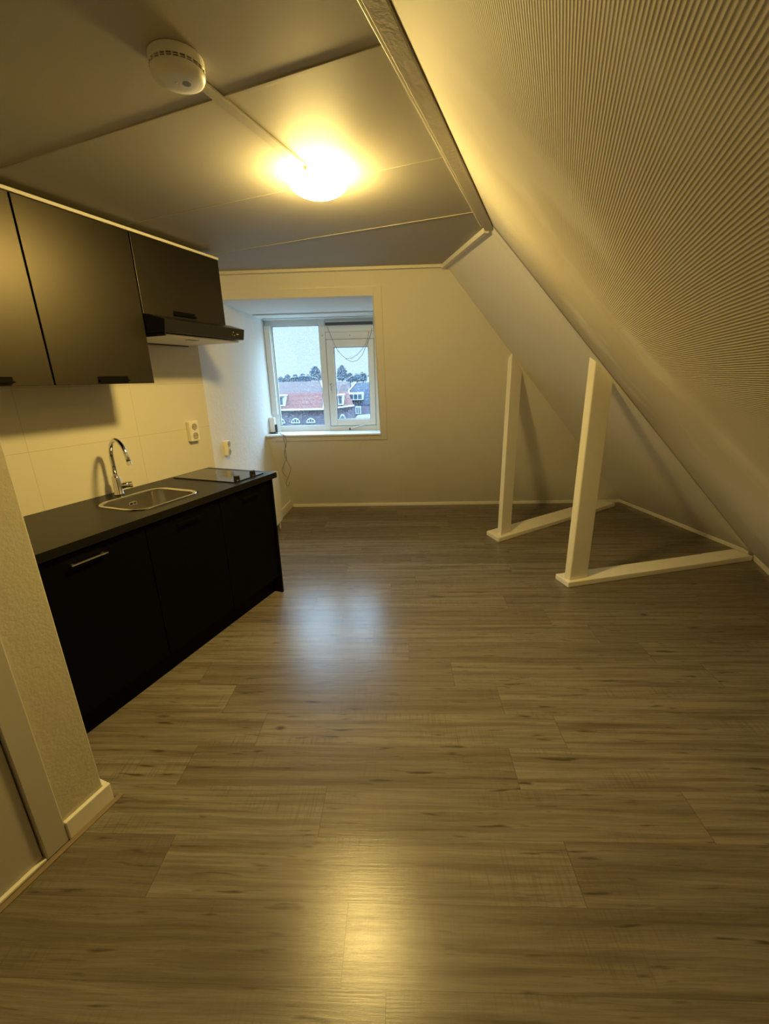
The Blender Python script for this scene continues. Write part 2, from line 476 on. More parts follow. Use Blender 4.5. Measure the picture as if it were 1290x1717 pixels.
# near left wall with door opening, its end turns back to the kitchen
DY1 = .505                                   # door slab edge
mb = MB()
mb.box(KX+.01, EX, .575, .722, 0, CZ)
mb.box(KX+.01, EX, REAR, .575, 2.10, CZ)
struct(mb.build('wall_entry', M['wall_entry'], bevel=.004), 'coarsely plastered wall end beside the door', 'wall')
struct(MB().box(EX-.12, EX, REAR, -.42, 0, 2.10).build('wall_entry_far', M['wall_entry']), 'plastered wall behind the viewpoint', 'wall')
struct(MB().poly([(-3,REAR,0),(2.4,REAR,0),(2.4,REAR,CZ),(-3,REAR,CZ)]).build('wall_rear', M['wall']), 'plain wall behind the viewpoint', 'wall')

# slopes
S1D = (C2-Vector((B2.x,C2.y,B2.z))).normalized()      # down the ribbed slope
S1N = Vector((-S1D.z, 0, S1D.x)); S1N = S1N if S1N.z > 0 else -S1N
def s1z(x): return CZ*(C2.x-x)/(C2.x-B2.x)
def s1(t, q):                                # t down the slope, q along the room
    top = Vector((B2.x, REAR, CZ)).lerp(B2, q); bot = Vector((C2.x, REAR, 0)).lerp(C2, q)
    return top.lerp(bot, t)
struct(MB().grid(lambda a,b: s1(a, b*1.004), 12, 20).build('wall_right', M['ribbed']), 'ribbed papered roof slope on the right', 'sloped wall')
def s2(a, b):                                # a down, b from window wall to hip
    return A2.lerp(D2, a).lerp(B2.lerp(C2, a), b)
struct(MB().grid(lambda a,b: s2(a, -.05+b*1.055), 12, 8).build('wall_right_far', M['wall'], smooth=True), 'plain far roof slope meeting the window wall', 'sloped wall')
S2N = (D2-B2).cross(C2-B2); S2N = S2N if S2N.z > 0 else -S2N
def s2z(x, y): return B2.z - ((x-B2.x)*S2N.x + (y-B2.y)*S2N.y)/S2N.z
# rounded strip over the hip
def hip(a, b):
    c = B2.lerp(C2, a)
    e1 = c + Vector((0,-.07,0)); e2 = c + ((A2.lerp(D2,a)-c).normalized())*.05
    m = c + (e1-c)*.2 + (e2-c)*.2
    return e1*(1-b)**2 + m*2*b*(1-b) + e2*b*b + Vector((-.002,0,-.002))
struct(MB().grid(hip, 20, 6).build('trim_hip', M['wall'], smooth=True), 'rounded papered strip over the hip between the slopes', 'trim')

# beam along the top of the right slope, ceiling cover strips, edge trims
mb = MB()
mb.hexa([(-.455,REAR,CZ-.020),(-.398,REAR,CZ-.024),(-.398,2.645,CZ-.024),(-.448,2.645,CZ-.020)],
        [(-.455,REAR,CZ),(-.398,REAR,CZ),(-.398,2.645,CZ),(-.448,2.645,CZ)])
struct(mb.build('trim_1', M['beam'], bevel=.003), 'flat painted beam where ceiling meets slope', 'trim')
struct(MB().box(-.464,-.456,REAR,2.60,CZ-.010,CZ).build('trim_2', M['trim'], bevel=.002), 'thin pale strip painted as the highlight beside the ceiling beam', 'trim')  # paler strip stands in for the highlight on the beam's inner edge
for i, (y, wd, th_) in enumerate(((1.218,.014,.004),(1.810,.007,.003),(2.402,.008,.003))):
    struct(MB().box(KX,-.464,y-wd/2,y+wd/2,CZ-th_,CZ).build('trim_%d' % (3+i), M['ceiling'], bevel=.001), 'ceiling panel cover strip', 'trim')
def edge_trim(name, a, b, inward, w, d, mat, label):
    a = Vector(a); b = Vector(b); n = Vector(inward).normalized()*w
    return struct(MB().hexa([a, b, b+n, a+n], [a-Vector((0,0,d)), b-Vector((0,0,d)), b+n-Vector((0,0,d)), a+n-Vector((0,0,d))]).build(name, mat, bevel=.002), label, 'trim')
edge_trim('trim_6', corner(CZ), A2, -NV, .022, .020, M['trim'], 'cream batten along the top of the window wall')
dd = (B2-A2).normalized(); dn_ = Vector((-dd.y,dd.x,0))
if dn_.dot(Vector((1,1,0))) > 0: dn_ = -dn_
edge_trim('trim_7', A2, B2-dd*.03, dn_, .03, .028, M['trim'], 'cream batten between ceiling and far slope')

# casing round the opening, flat on the slope
def slab(mb, s0, s1_, z0, z1, h=.012):
    return mb.hexa([SL(s0,0,z0),SL(s1_,0,z0),SL(s1_,0,z1),SL(s0,0,z1)],[SL(s0,h,z0),SL(s1_,h,z0),SL(s1_,h,z1),SL(s0,h,z1)])
mb = MB(); slab(mb, OR, OR+.062, .897, 2.149); slab(mb, ls(2.1)+.002, OR, HEAD+.001, 2.149)
struct(mb.build('trim_8', M['wall'], bevel=.003), 'flat casing round the window opening', 'trim')
mb = MB(); slab(mb, OR-.009, OR-.001, SILL+.02, HEAD-.002, .016)
struct(mb.build('trim_11', M['upvc'], bevel=.002), 'thin white bead on the edge of the window opening', 'trim')
mb = MB(); slab(mb, .066, OR, .901, .950)
struct(mb.build('trim_9', M['wall'], bevel=.003), 'flat casing under the window sill', 'trim')

# baseboards
def board(name, pts, hgt, t, inward, mat, label):
    mb = MB()
    for (a, b) in zip(pts, pts[1:]):
        a = Vector(a); b = Vector(b); n = Vector(inward).normalized()*t
        mb.hexa([a, b, b+n, a+n], [q+Vector((0,0,hgt)) for q in (a, b, b+n, a+n)])
    return struct(mb.build(name, mat, bevel=.003), label, 'baseboard')
board('baseboard_back', [W(.02,off(0),0), W(rr(0)-.03,off(0),0)], .034, .035, -NV, M['trim'], 'low cream skirting along the window wall')
lw = (corner(0)-KC).normalized()
board('baseboard_left', [KC+lw*.95, corner(0)-lw*.03], .10, .016, Vector((lw.y,-lw.x,0)), M['trim'], 'cream skirting along the left wall')
board('baseboard_far', [D2, C2], .035, .045, Vector((-1,-.6,0)), M['trim'], 'low skirting at the foot of the far slope')
board('baseboard_right', [(C2.x,REAR,0), (C2.x,4.12,0)], .040, .045, (-1,0,0), M['trim'], 'low skirting at the foot of the ribbed slope')
mb = MB()
mb.box(EX, EX+.016, .577, .741, 0, .078)
mb.box(-1.75, EX, .722, .741, 0, .078)
struct(mb.build('baseboard_entry', M['trim'], bevel=.004), 'cream skirting at the foot of the wall end', 'baseboard')
struct(MB().box(EX+.016, EX+.036, .30, .765, 0, .004).build('trim_10', M['strip'], bevel=.001), 'thin wooden floor strip by the skirting', 'trim')

# door
d1 = thing('door_1', 'flat cream door at the left edge of the view', 'door', (EX-.03, .04, 0)); d1['kind'] = 'structure'
mb = MB(); mb.box(EX-.045, EX-.001, -.38, DY1-.0035, .012, 2.03)
mb.build('door_leaf', M['door_paint'], d1, bevel=.003)
mb = MB()
mb.box(EX-.05, EX+.012, DY1, .577, 0, 2.11); mb.box(EX-.05, EX+.012, -.455, -.383, 0, 2.11); mb.box(EX-.05, EX+.012, -.383, DY1, 2.04, 2.11)
mb.build('door_frame', M['door_paint'], d1, bevel=.004)
MB().box(EX-.045, EX+.012, -.383, DY1, 0, .012).build('threshold', M['trim'], d1, bevel=.003)
hl = MB(); hl.tube([(EX-.008,-.30,1.03),(EX+.045,-.30,1.03),(EX+.05,-.29,1.03),(EX+.05,-.18,1.03)], .009)
hl.build('handle', M['steel'], d1, smooth=True)
struct(MB().box(EX-.13, EX-.052, -.455, .577, 0, 2.12).build('wall_behind_door', M['door_paint']), 'lining behind the door', 'wall')

# ------------------------------------------------------------------ window
win = thing('window_1', 'white plastic window with a fixed pane and a small opening sash', 'window', W(.58, WO, SILL)); win['kind'] = 'structure'
fr = MB()
O0, O1 = WO, WO+.07
WL, WR, WB, WT = -.011, 1.165, .966, 2.093
fr.fbox(W, WL, .063, O0, O1, WB, WT)                   # left stile
fr.fbox(W, .546, .609, O0-.008, O1, WB, 2.082)          # mullion
fr.fbox(W, 1.103, WR, O0, O1, WB, WT)                  # right stile
fr.fbox(W, .063, 1.103, O0, O1, WB, 1.033)             # bottom rail
fr.fbox(W, .063, .546, O0, O1, 2.030, WT)              # head left
fr.fbox(W, .609, 1.103, O0, O1, 2.062, WT)             # head right
fr.fbox(W, .609, 1.103, O0, O1, 1.890, 1.961)          # transom
fr.build('frame', M['upvc'], win, bevel=.004)
gk = MB()
for (a,b,c,d) in ((.063,.068,1.033,2.030),(.541,.546,1.033,2.030),(.068,.541,1.033,1.038),(.068,.541,2.025,2.030)):
    gk.fbox(W, a, b, O0+.012, O0+.03, c, d)
gk.build('gasket', M['upvc_dark'], win)
MB().fbox(W, .063, .546, O0+.03, O0+.036, 1.033, 2.030).build('pane', M['glass'], win)
sa = MB()
SO = O0-.016
sa.fbox(W, .615, .688, SO, O0+.045, 1.026, 1.887); sa.fbox(W, 1.044, 1.100, SO, O0+.045, 1.026, 1.887)
sa.fbox(W, .688, 1.044, SO, O0+.045, 1.026, 1.092); sa.fbox(W, .688, 1.044, SO, O0+.045, 1.815, 1.887)
sash = sa.build('sash', M['upvc'], win, bevel=.005)
gk = MB()
for (a,b,c,d) in ((.688,.693,1.092,1.815),(1.039,1.044,1.092,1.815),(.693,1.039,1.092,1.097),(.693,1.039,1.810,1.815)):
    gk.fbox(W, a, b, O0-.002, O0+.02, c, d)
gk.build('gasket', M['upvc_dark'], sash)
MB().fbox(W, .688, 1.044, O0+.02, O0+.026, 1.092, 1.815).build('pane', M['glass'], sash)
gap = MB()
for (a,b,c,d) in ((.609,.615,1.021,1.891),(1.100,1.104,1.021,1.891),(.609,1.104,1.020,1.026),(.609,1.104,1.887,1.892)):
    gap.fbox(W, a, b, O0-.006, O0+.03, c, d)
gap.build('rebate', M['grey'], win)
hd = MB(); hd.lathe([(.0,0),(.017,0),(.017,.010),(.011,.017),(.011,.030),(0,.032)], W(.644,SO,1.446), -NV, 20)
hd.tube([W(.644,SO-.026,1.449), W(.645,SO-.030,1.42), W(.649,SO-.030,1.365)], .009, 10, radii=[.010,.009,.007])
hd.build('handle', M['steel'], sash, smooth=True)
st = MB(); st.tube([W(.822,O0-.04,.990), W(.975,O0-.026,1.034)], .0065, 10)
st.lathe([(0,-.012),(.011,-.012),(.011,.012),(0,.012)], W(.975,O0-.026,1.034), NV, 14)
stay = st.build('casement_stay', M['upvc'], sash)
MB().lathe([(0,-.009),(.010,-.009),(.010,.009),(0,.009)], W(.822,O0-.04,.990), (W(.975,0,1.034)-W(.822,0,.990)), 14).build('stay_end', M['black_plastic'], stay)
# ventilation slot over the sash
vn = MB(); vn.fbox(W, .611, 1.102, O0-.010, O0+.05, 1.961, 2.062)
vent = vn.build('vent', M['upvc'], win, bevel=.003)
MB().fbox(W, .615, 1.096, O0-.0125, O0-.008, 2.020, 2.050).build('slot', M['upvc_dark'], vent)
cd = MB()
def gpts(l, o): return [W(s_, o, z_) for s_, z_ in l]
cd.tube([W(.630,O0-.010,2.027)]+gpts([(.640,2.005),(.685,1.88),(.732,1.782),(.783,1.725),(.835,1.685),(.878,1.669),(.93,1.682),(.982,1.735),(1.028,1.825),(1.067,1.907),(1.082,1.953)],O0-.035)+[W(1.084,O0-.010,1.98)], .0024, 6)
cd.tube(gpts([(.814,1.701),(.87,1.705),(.93,1.737),(.98,1.785),(1.023,1.845),(1.048,1.908),(1.056,1.955)],O0-.032), .0022, 6)
pc = cd.build('pull_cord', M['cord'], vent, smooth=True)
for s_, z_ in ((.740,1.772),(.814,1.701)):
    MB().lathe([(0,-.006),(.005,-.004),(.005,.004),(0,.006)], W(s_,O0-.035,z_), DV, 10).build('cord_bead', M['grey'], pc, smooth=True)
for s_, z_ in ((.578,1.927),(.857,1.926)):
    MB().lathe([(0,0),(.006,0),(.005,.003),(0,.004)], W(s_,O0-.008 if s_<.6 else O0,z_), -NV, 12).build('screw_cap', M['grey'], win)
# moulded strips under the soffit
for o_, w_, d_ in ((-.80,.030,.012),(-.50,.075,.010)):
    MB().fbox(W, .0, 1.160, o_, o_+w_, HEAD-d_, HEAD-.0005).build('head_moulding', M['upvc'], win, bevel=.003)
MB().fbox(W, lw_s(-.74)+.004, OR-.004, -.735, O0+.002, .9555, .972).build('sill', M['upvc'], win, bevel=.003)
MB().fbox(W, -.009, .052, O0-.035, O0, 1.157, 2.035).build('side_guide', M['upvc'], win, bevel=.005)
# wipe marks dried on the panes
WIPE_L = [(0.201, 1.528), (0.251, 1.538), (0.311, 1.544), (0.37, 1.546), (0.419, 1.54), (0.476, 1.52), (0.533, 1.483)]
WIPE_R = [(0.7, 1.352), (0.713, 1.399), (0.734, 1.436), (0.763, 1.469), (0.804, 1.5), (0.844, 1.525), (0.889, 1.54), (0.947, 1.553), (1.016, 1.558)]
CABLE_A = [(0.168, 0.977), (0.178, 0.971), (0.198, 0.924), (0.19, 0.879), (0.169, 0.804), (0.167, 0.761), (0.19, 0.698), (0.215, 0.629), (0.204, 0.59), (0.18, 0.536), (0.159, 0.497), (0.152, 0.467), (0.162, 0.444), (0.18, 0.454), (0.189, 0.487)]
CABLE_B = [(0.172, 0.976), (0.172, 0.937), (0.181, 0.88), (0.179, 0.823), (0.182, 0.737), (0.157, 0.689), (0.127, 0.622), (0.132, 0.583), (0.162, 0.538)]
M['streak'] = plain('dried streak', (.86,.9,.9), .6)
def mark(pts): return [W(s_, O0+.038, z_) for s_, z_ in pts]
MB().tube(mark(WIPE_L), .003, 6).build('wipe_mark', M['streak'], win)
MB().tube(mark(WIPE_R), .003, 6).build('wipe_mark', M['streak'], sash)

# small device and loose cable on the sill
dv = thing('sensor_box', 'small white upright box with black foot on the sill corner', 'device', W(.03, -.56, .972))
MB().fbox(W, -.010, .046, -.585, -.535, .985, 1.138).build('housing', M['white_plastic'], dv, bevel=.006)
ft = MB(); ft.lathe([(0,0),(.040,0),(.042,.006),(.032,.014),(0,.014)], W(.030,-.575,.9722), (0,0,1), 28); ft.build('foot', M['black_plastic'], dv, smooth=True)
MB().fbox(W, .048, .064, -.580, -.545, .978, 1.065).build('side_strip', M['black_plastic'], dv, bevel=.003)
cb = MB()
def bez(pts, n=6):
    P = [Vector(p) for p in pts]; out = []
    for i in range(len(P)-1):
        p0 = P[max(i-1,0)]; p1 = P[i]; p2 = P[i+1]; p3 = P[min(i+2,len(P)-1)]
        for j in range(n):
            t = j/n
            out.append(.5*((2*p1)+(p2-p0)*t+(2*p0-5*p1+4*p2-p3)*t*t+(3*p1-p0-3*p2+p3)*t**3))
    out.append(P[-1]); return out
CO = -.745
cb.tube(bez([W(.085,-.56,.978), W(.115,-.64,.977), W(.145,-.71,.977)]+[W(s_,CO,z_) for s_,z_ in CABLE_A]), .0028, 8)
cb.tube(bez([W(s_,CO-.006,z_) for s_,z_ in CABLE_B]), .0028, 8)
tag(cb.build('loose_cable', M['cable'], smooth=True), 'thin looped grey cable hanging over the sill edge', 'cable')

# ------------------------------------------------------------------ kitchen: base units
BF = -1.79                                  # door front plane
def base_unit(y0, y1, label, end=False, hy=None, hmat=None):
    t = thing('base_cabinet', label, 'cabinet', ((KX+BF)/2, (y0+y1)/2, 0), 'black base cabinets under the worktop')
    mb = MB(); mb.box(KX+.012, BF-.022, y0, y1-.001, .13, .735 if 'sink' in label else .858)
    mb.build('carcass', M['black_base'], t)
    MB().box(BF-.075, BF-.055, y0, y1-(.02 if end else .001), 0, .13).build('plinth', M['black_base'], t)
    dr = MB().box(BF-.02, BF, y0+.002, y1-(.022 if end else .003), .135, .846).build('door', M['black_base'], t, bevel=.0015)
    c = (y0+y1)/2 if hy is None else (hy[0]+hy[1])/2
    a, b = (c-.078, c+.078) if hy is None else hy
    hb = MB(); hb.box(BF+.014, BF+.026, a, b, .8025, .807)
    hb.box(BF, BF+.016, a+.008, a+.018, .798, .806); hb.box(BF, BF+.016, b-.018, b-.008, .798, .806)
    hb.build('handle', hmat or M['black_base'], dr, bevel=.001)
    if end:
        MB().box(KX+.012, BF+.012, y1-.019, y1, 0, .858).build('end_panel', M['black_base'], t, bevel=.001)
    return t
base_unit(.86, 1.36, 'black base cabinet nearest the door with a bar handle coloured as its highlight', hy=(.992,1.148), hmat=M['handle_glint'])
base_unit(1.36, 1.86, 'black base cabinet directly below the steel sink')
base_unit(1.86, 2.365, 'black base cabinet with end panel, below the hob', end=True)
tag(MB().box(KX+.012, BF-.002, .744, .858, 0, .858).build('filler_panel', M['black_base']), 'narrow black filler panel between wall end and first base cabinet', 'panel')

# worktop with a cut-out for the sink (built of strips so the hole is real)
WX0, WX1, WY0, WY1 = KX+.002, -1.768, .744, 2.405
SX0, SX1, SY0, SY1 = -2.215, -1.862, 1.405, 1.825
wt = MB()
for (a,b,c,d) in ((WX0,SX0+.015,WY0,WY1),(SX1-.015,WX1,WY0,WY1),(SX0+.015,SX1-.015,WY0,SY0+.015),(SX0+.015,SX1-.015,SY1-.015,WY1)):
    wt.box(a,b,c,d,.862,.900)
tag(wt.build('worktop', M['worktop']), 'black kitchen worktop carrying sink and hob', 'worktop')

def rrect(x0,x1,y0,y1,r,z,n=6):
    pts = []
    for cx,cy,a0 in ((x1-r,y1-r,0),(x0+r,y1-r,PI/2),(x0+r,y0+r,PI),(x1-r,y0+r,1.5*PI)):
        for k in range(n+1):
            a = a0+PI/2*k/n; pts.append(Vector((cx+r*math.cos(a), cy+r*math.sin(a), z)))
    return pts
sk = thing('kitchen_sink', 'inset stainless steel sink bowl in the black worktop', 'sink', ((SX0+SX1)/2,(SY0+SY1)/2,.74))
mb = MB()
loops = [rrect(SX0,SX1,SY0,SY1,.085,.9015), rrect(SX0+.003,SX1-.003,SY0+.003,SY1-.003,.083,.905), rrect(SX0+.012,SX1-.012,SY0+.012,SY1-.012,.078,.905),
         rrect(SX0+.018,SX1-.018,SY0+.018,SY1-.018,.074,.899), rrect(SX0+.022,SX1-.022,SY0+.022,SY1-.022,.075,.80), rrect(SX0+.03,SX1-.03,SY0+.03,SY1-.03,.06,.765), rrect(SX0+.06,SX1-.06,SY0+.06,SY1-.06,.06,.748)]
rim = MB()
rr_ = [[rim.bm.verts.new(p) for p in l] for l in loops[:4]]
for a,b in zip(rr_, rr_[1:]):
    for k in range(len(a)): rim.bm.faces.new([a[k],a[(k+1)%len(a)],b[(k+1)%len(b)],b[k]])
rim.build('rim', M['rim_steel'], sk, smooth=True)
rings = [[mb.bm.verts.new(p) for p in l] for l in loops[3:]]
for a,b in zip(rings, rings[1:]):
    for k in range(len(a)): mb.bm.faces.new([a[k],a[(k+1)%len(a)],b[(k+1)%len(b)],b[k]])
mb.bm.faces.new(rings[-1])
bowl = mb.build('bowl', M['steel'], sk, smooth=True)
MB().lathe([(0,.003),(.03,.003),(.042,.0015),(.044,0)], ((SX0+SX1)/2,(SY0+SY1)/2,.748), (0,0,1), 28).build('drain', M['chrome'], sk, smooth=True)
ov = MB(); ov.box(SX0+.0215, SX0+.0245, 1.60, 1.648, .848, .866); o_ = ov.build('overflow', M['grey'], sk, bevel=.001)
sl_ = MB(); sl_.box(SX0+.024, SX0+.0255, 1.604, 1.621, .852, .862); sl_.box(SX0+.024, SX0+.0255, 1.627, 1.644, .852, .862); sl_.build('slot', M['black_plastic'], o_)

# mixer tap
fx, fy = -2.292, 1.628
tp = thing('mixer_tap', 'tall chrome swan neck mixer tap behind the sink', 'tap', (fx, fy, .9))
MB().lathe([(0,0),(.027,0),(.027,.006),(.0235,.010),(.0235,.062),(.022,.066),(.0215,.100),(.017,.108),(0,.108)], (fx,fy,.9), (0,0,1), 28).build('body', M['chrome'], tp, smooth=True)
sp = []
tipx, tipy = fx+.19, fy-.05                 # spout swings over the bowl
d_ = Vector((tipx-fx, tipy-fy, 0)); L_ = d_.length; d_.normalize(); R_ = L_/2
sp += [Vector((fx,fy,1.0)), Vector((fx,fy,1.07)), Vector((fx,fy,1.118))]
for k in range(1,13):
    a = PI - k*(PI*.94)/12
    sp.append(Vector((fx,fy,1.118)) + d_*(R_+R_*math.cos(a)) + Vector((0,0,R_*math.sin(a))))
sp.append(sp[-1] + (sp[-1]-sp[-2]).normalized()*.045)
spt = MB().tube(sp, .0112, 14).build('spout', M['chrome'], tp, smooth=True)
tv = (sp[-1]-sp[-2]).normalized()
MB().tube([sp[-1]-tv*.016, sp[-1]+tv*.004], .0125, 14).build('aerator', M['chrome'], spt)
hv = MB(); hv.tube([(fx+.006,fy+.008,.945),(fx+.028,fy+.030,.952),(fx+.040,fy+.044,.952)], .017, 16)
lv = hv.build('lever_cartridge', M['chrome'], tp, smooth=True)
MB().tube([(fx+.040,fy+.044,.952),(fx+.05,fy+.055,.953)], .0185, 16).build('lever', M['chrome'], lv)

# hob
hb = thing('ceramic_hob', 'black glass two ring hob set in the worktop end', 'hob', (-2.07, 2.19, .9))
HX0,HX1,HY0,HY1 = -2.335,-1.822,2.048,2.338
mb = MB(); mb.prism(rrect(HX0,HX1,HY0,HY1,.012,.9005,3), (0,0,.006)); gp = mb.build('glass_plate', M['hob_glass'], hb)
mb = MB(); mb.prism(rrect(HX0-.003,HX1+.003,HY0-.003,HY1+.003,.014,.9003,3), (0,0,.003)); mb.build('rim', M['black_metal'], hb)
for cx, r in ((-2.21,.085),(-2.0,.07)):
    MB().lathe([(r,0),(r+.0015,.0002),(r+.003,0)], (cx,2.185,.9066), (0,0,1), 40).build('ring_mark', M['grey'], hb)
for cx, cy in ((-1.855,2.105),(-1.858,2.265)):
    MB().lathe([(0,.028),(.017,.028),(.0185,.026),(.0195,.004),(.021,0)], (cx,cy,.9066), (0,0,1), 24).build('knob', M['black_plastic'], hb, smooth=False)

# double sockets
def socket(name, F, s, z, label, sw=.08, sh=.138):
    t = thing(name, label, 'socket', F(s, 0, z), 'wall sockets above the worktop')
    pl = MB().fbox(F, s-sw/2, s+sw/2, -.036, -.001, z-sh/2, z+sh/2).build('plate', M['cream_plastic'], t, bevel=.006)
    for dz in (-.031, .031):
        ax = (F(0,-1,0)-F(0,0,0))
        rc = MB().lathe([(.0215,0),(.023,.003),(.0195,.0035),(.0185,.0012),(0,.0012)], F(s,-.036,z+dz), ax, 26)
        ou = rc.build('outlet', M['socket_well'], t, smooth=False)
        ph = MB()
        for q in (-.0095, .0095): ph.lathe([(0,0),(.0028,0),(.0028,.0008),(0,.0008)], F(s+q,-.0368,z+dz), ax, 10)
        ph.build('pin_holes', M['black_plastic'], ou)
    return t
def FK(s, o, z): return Vector((KX - o, s, z))        # splashback frame: off negative = into the room
socket('wall_socket', FK, 2.296, 1.18, 'cream double socket on the kitchen tiles by the wall end')
def FL(s, o, z):
    d = (corner(0)-KC).normalized(); n = Vector((d.y,-d.x,0))
    return KC + d*s - n*o + Vector((0,0,z))
t2 = socket('wall_socket', FL, .213, 1.0, 'narrow white socket on the rough plaster left of the window', .052, .118)

# ------------------------------------------------------------------ wall units, hood
UF = -2.02
def wall_unit(y0, y1, z0, label, hz=None):
    t = thing('wall_cabinet', label, 'cabinet', ((KX+UF)/2,(y0+y1)/2,z0), 'black wall cabinets over the worktop')
    MB().box(KX+.0005, UF-.02, y0, y1-.001, z0+.002, 2.214).build('carcass', M['black_base'], t)
    dr = MB().box(UF-.018, UF, y0+.003, y1-.004, z0, 2.212).build('door', M['black_door'], t, bevel=.0015)
    c = (y0+y1)/2 + (0.02 if z0 < 1.6 else -.03)
    h_ = MB(); h_.box(UF-.001, UF+.016, c-.078, c+.078, z0+.012, z0+.020); h_.box(UF-.001, UF+.003, c-.078, c+.078, z0+.018, z0+.036)
    h_.build('handle', M['black_base'], dr, bevel=.001)
    return t
wall_unit(.749, 1.256, 1.504, 'tall black wall cabinet cut off by the left picture edge')
wall_unit(1.256, 1.765, 1.504, 'tall black wall cabinet between the cut off one and the hood cabinet')
wall_unit(1.765, 2.378, 1.846, 'short black wall cabinet above the cooker hood')
tag(MB().box(UF-.22, UF+.004, .744, 2.378, 2.2145, 2.228).build('cornice_strip', M['trim'], bevel=.001), 'thin cream strip lying on top of the wall cabinets', 'strip')

hd = thing('cooker_hood', 'slim black cooker hood under the short wall cabinet', 'cooker hood', (-2.1, 2.07, 1.74))
HY0, HY1 = 1.769, 2.378
mb = MB()
mb.prism([(KX+.004,HY0,1.748),(-1.895,HY0,1.752),(-1.882,HY0,1.812),(-1.99,HY0,1.843),(KX+.004,HY0,1.843)], (0,HY1-HY0,0))
hs = mb.build('housing', M['black_plastic'], hd, bevel=.002)
MB().box(KX+.02, -1.925, HY0+.012, HY1-.012, 1.738, 1.7478).build('filter_panel', M['hood_grey'], hd, bevel=.002)
MB().box(KX+.006, -1.90, HY0+.002, HY0+.010, 1.735, 1.7476).build('edge_lip', M['black_plastic'], hd)
MB().box(KX+.006, KX+.016, HY0+.012, HY1-.002, 1.733, 1.7476).build('edge_lip', M['black_plastic'], hd)
pn = MB(); pn.box(-2.03,-1.995,2.03,2.10,1.7355,1.7379); pn.build('latch', M['grey'], hd)
bt = MB()
for yy, zz, r in ((2.275,1.79,.004),(2.285,1.772,.004),(2.265,1.775,.003)):
    bt.lathe([(0,0),(r,0),(r,.001),(0,.001)], (-1.8865+.0035*((zz-1.782)/.03), yy, zz), (.97,0,-.2), 12)
bt.box(-1.8895,-1.8872,2.305,2.325,1.778,1.784)
bt.build('control_marks', M['grey'], hd)

# ------------------------------------------------------------------ radiator beyond the kitchen end
ra = thing('panel_radiator', 'white panel radiator on the left wall behind the kitchen end', 'radiator', (-2.62,3.25,.1))
rd = (corner(0)-KC).normalized(); rn = Vector((rd.y,-rd.x,0))
r0 = Vector((-2.594,3.559,0))
def FR(s, o, z): return r0 + rd*s - rn*o + Vector((0,0,z))
MB().fbox(FR, -.80, 0, 0, .06, .10, .622).build('panel', M['radiator'], ra, bevel=.006)
gr_ = MB()
for k in range(18): gr_.fbox(FR, -.78+k*.043, -.78+k*.043+.028, .008, .052, .6222, .626)
gr_.build('top_grille', M['radiator'], ra)
vb = MB(); vb.tube([FR(-.02,.03,.10), FR(-.02,.03,.0)], .008, 10); vb.build('pipe', M['radiator'], ra, smooth=True)

# ------------------------------------------------------------------ roof supports (post on a floor beam)
def support(label, f, l, r, tops, sf, slft, send, hh=.043):
    f = Vector((*f,0)); l = Vector((*l,0)); r = Vector((*r,0)); b = l+(r-f)
    t = thing('roof_support', label, 'post', (f+b)/2, 'white posts under the roof slopes')
    z = Vector((0,0,1))
    tb = tops[1]+tops[2]-tops[0]
    MB().hexa([f+z*hh, r+z*hh, b+z*hh, l+z*hh], [f+z*tops[0], r+z*tops[2], b+z*tb, l+z*tops[1]]).build('post', M['post'], t, bevel=.007)
    sf = Vector((*sf,0)); sl_ = Vector((*slft,0)); se = Vector((*send,0)); wv = sl_-sf
    d = (se-sf).normalized(); wv = wv - d*wv.dot(d)
    MB().hexa([sf, se, se+wv, sl_], [sf+z*hh, se+z*hh, se+wv+z*hh, sl_+z*hh]).build('floor_beam', M['post'], t, bevel=.006)
    # paint-clogged paper lapped over the far end of the beam
    n_ = MB()
    def lump(a, bb):
        p = sf + (se-sf)*(.80+.19*a) + wv*bb + z*hh
        e = math.sin(PI*a)*math.sin(PI*bb)
        return p + z*(.001+e*(.007+.012*noise.noise(Vector((a*7, bb*5, f.x*9)))))
    n_.grid(lump, 20, 10).build('lapped_paper', M['wall'], t, smooth=True)
    # rough paper collar where the post meets the slope
    return t
support('wide white post closest to the ribbed slope, on a floor beam', (.199,3.137), (.159,3.165), (.323,3.242), tuple(s1z(x)-.003 for x in (.199,.159,.323)), (.190,3.100), (.100,3.225), (1.600,4.085))
support('slimmer looking white post nearer the window wall, on a floor beam', (-.394,3.927), (-.432,3.966), (-.316,4.074), tuple(s2z(*p)-.004 for p in ((-.394,3.927),(-.432,3.966),(-.316,4.074))), (-.404,3.855), (-.541,4.022), (.73,5.43))

# ------------------------------------------------------------------ ceiling fittings
LC = Vector((-.940, 1.730, CZ)); LR = .114
lp = thing('ceiling_lamp', 'lit round opal glass lamp on the ceiling', 'lamp', LC)
MB().lathe([(0,0),(.100,0),(.100,-.020),(.098,-.024),(0,-.024)], LC, (0,0,1), 40).build('base_plate', M['white_plastic'], lp)
mb = MB(); prof = [(LR-.010,-.026),(LR,-.029)]
for k in range(1,13):
    a = PI/2*k/12; prof.append((LR*math.cos(a) if k<12 else 0, -.029-.050*math.sin(a)))
mb.lathe(prof, LC, (0,0,1), 48)
mb.build('glass_shade', M['lamp_glass'], lp, smooth=True)
for a in (.6, 2.7, 4.8):
    x_, y_ = LC.x+.108*math.cos(a), LC.y+.108*math.sin(a)
    MB().box(x_-.006, x_+.006, y_-.006, y_+.006, CZ-.033, CZ-.018).build('clip', M['steel'], lp)

tag(MB().box(-.972, -.939, 1.09, 1.632, CZ-.010, CZ-.0005).build('cable_duct', M['ceiling'], bevel=.003), 'flat painted cable duct on the ceiling between detector and lamp', 'cable duct')

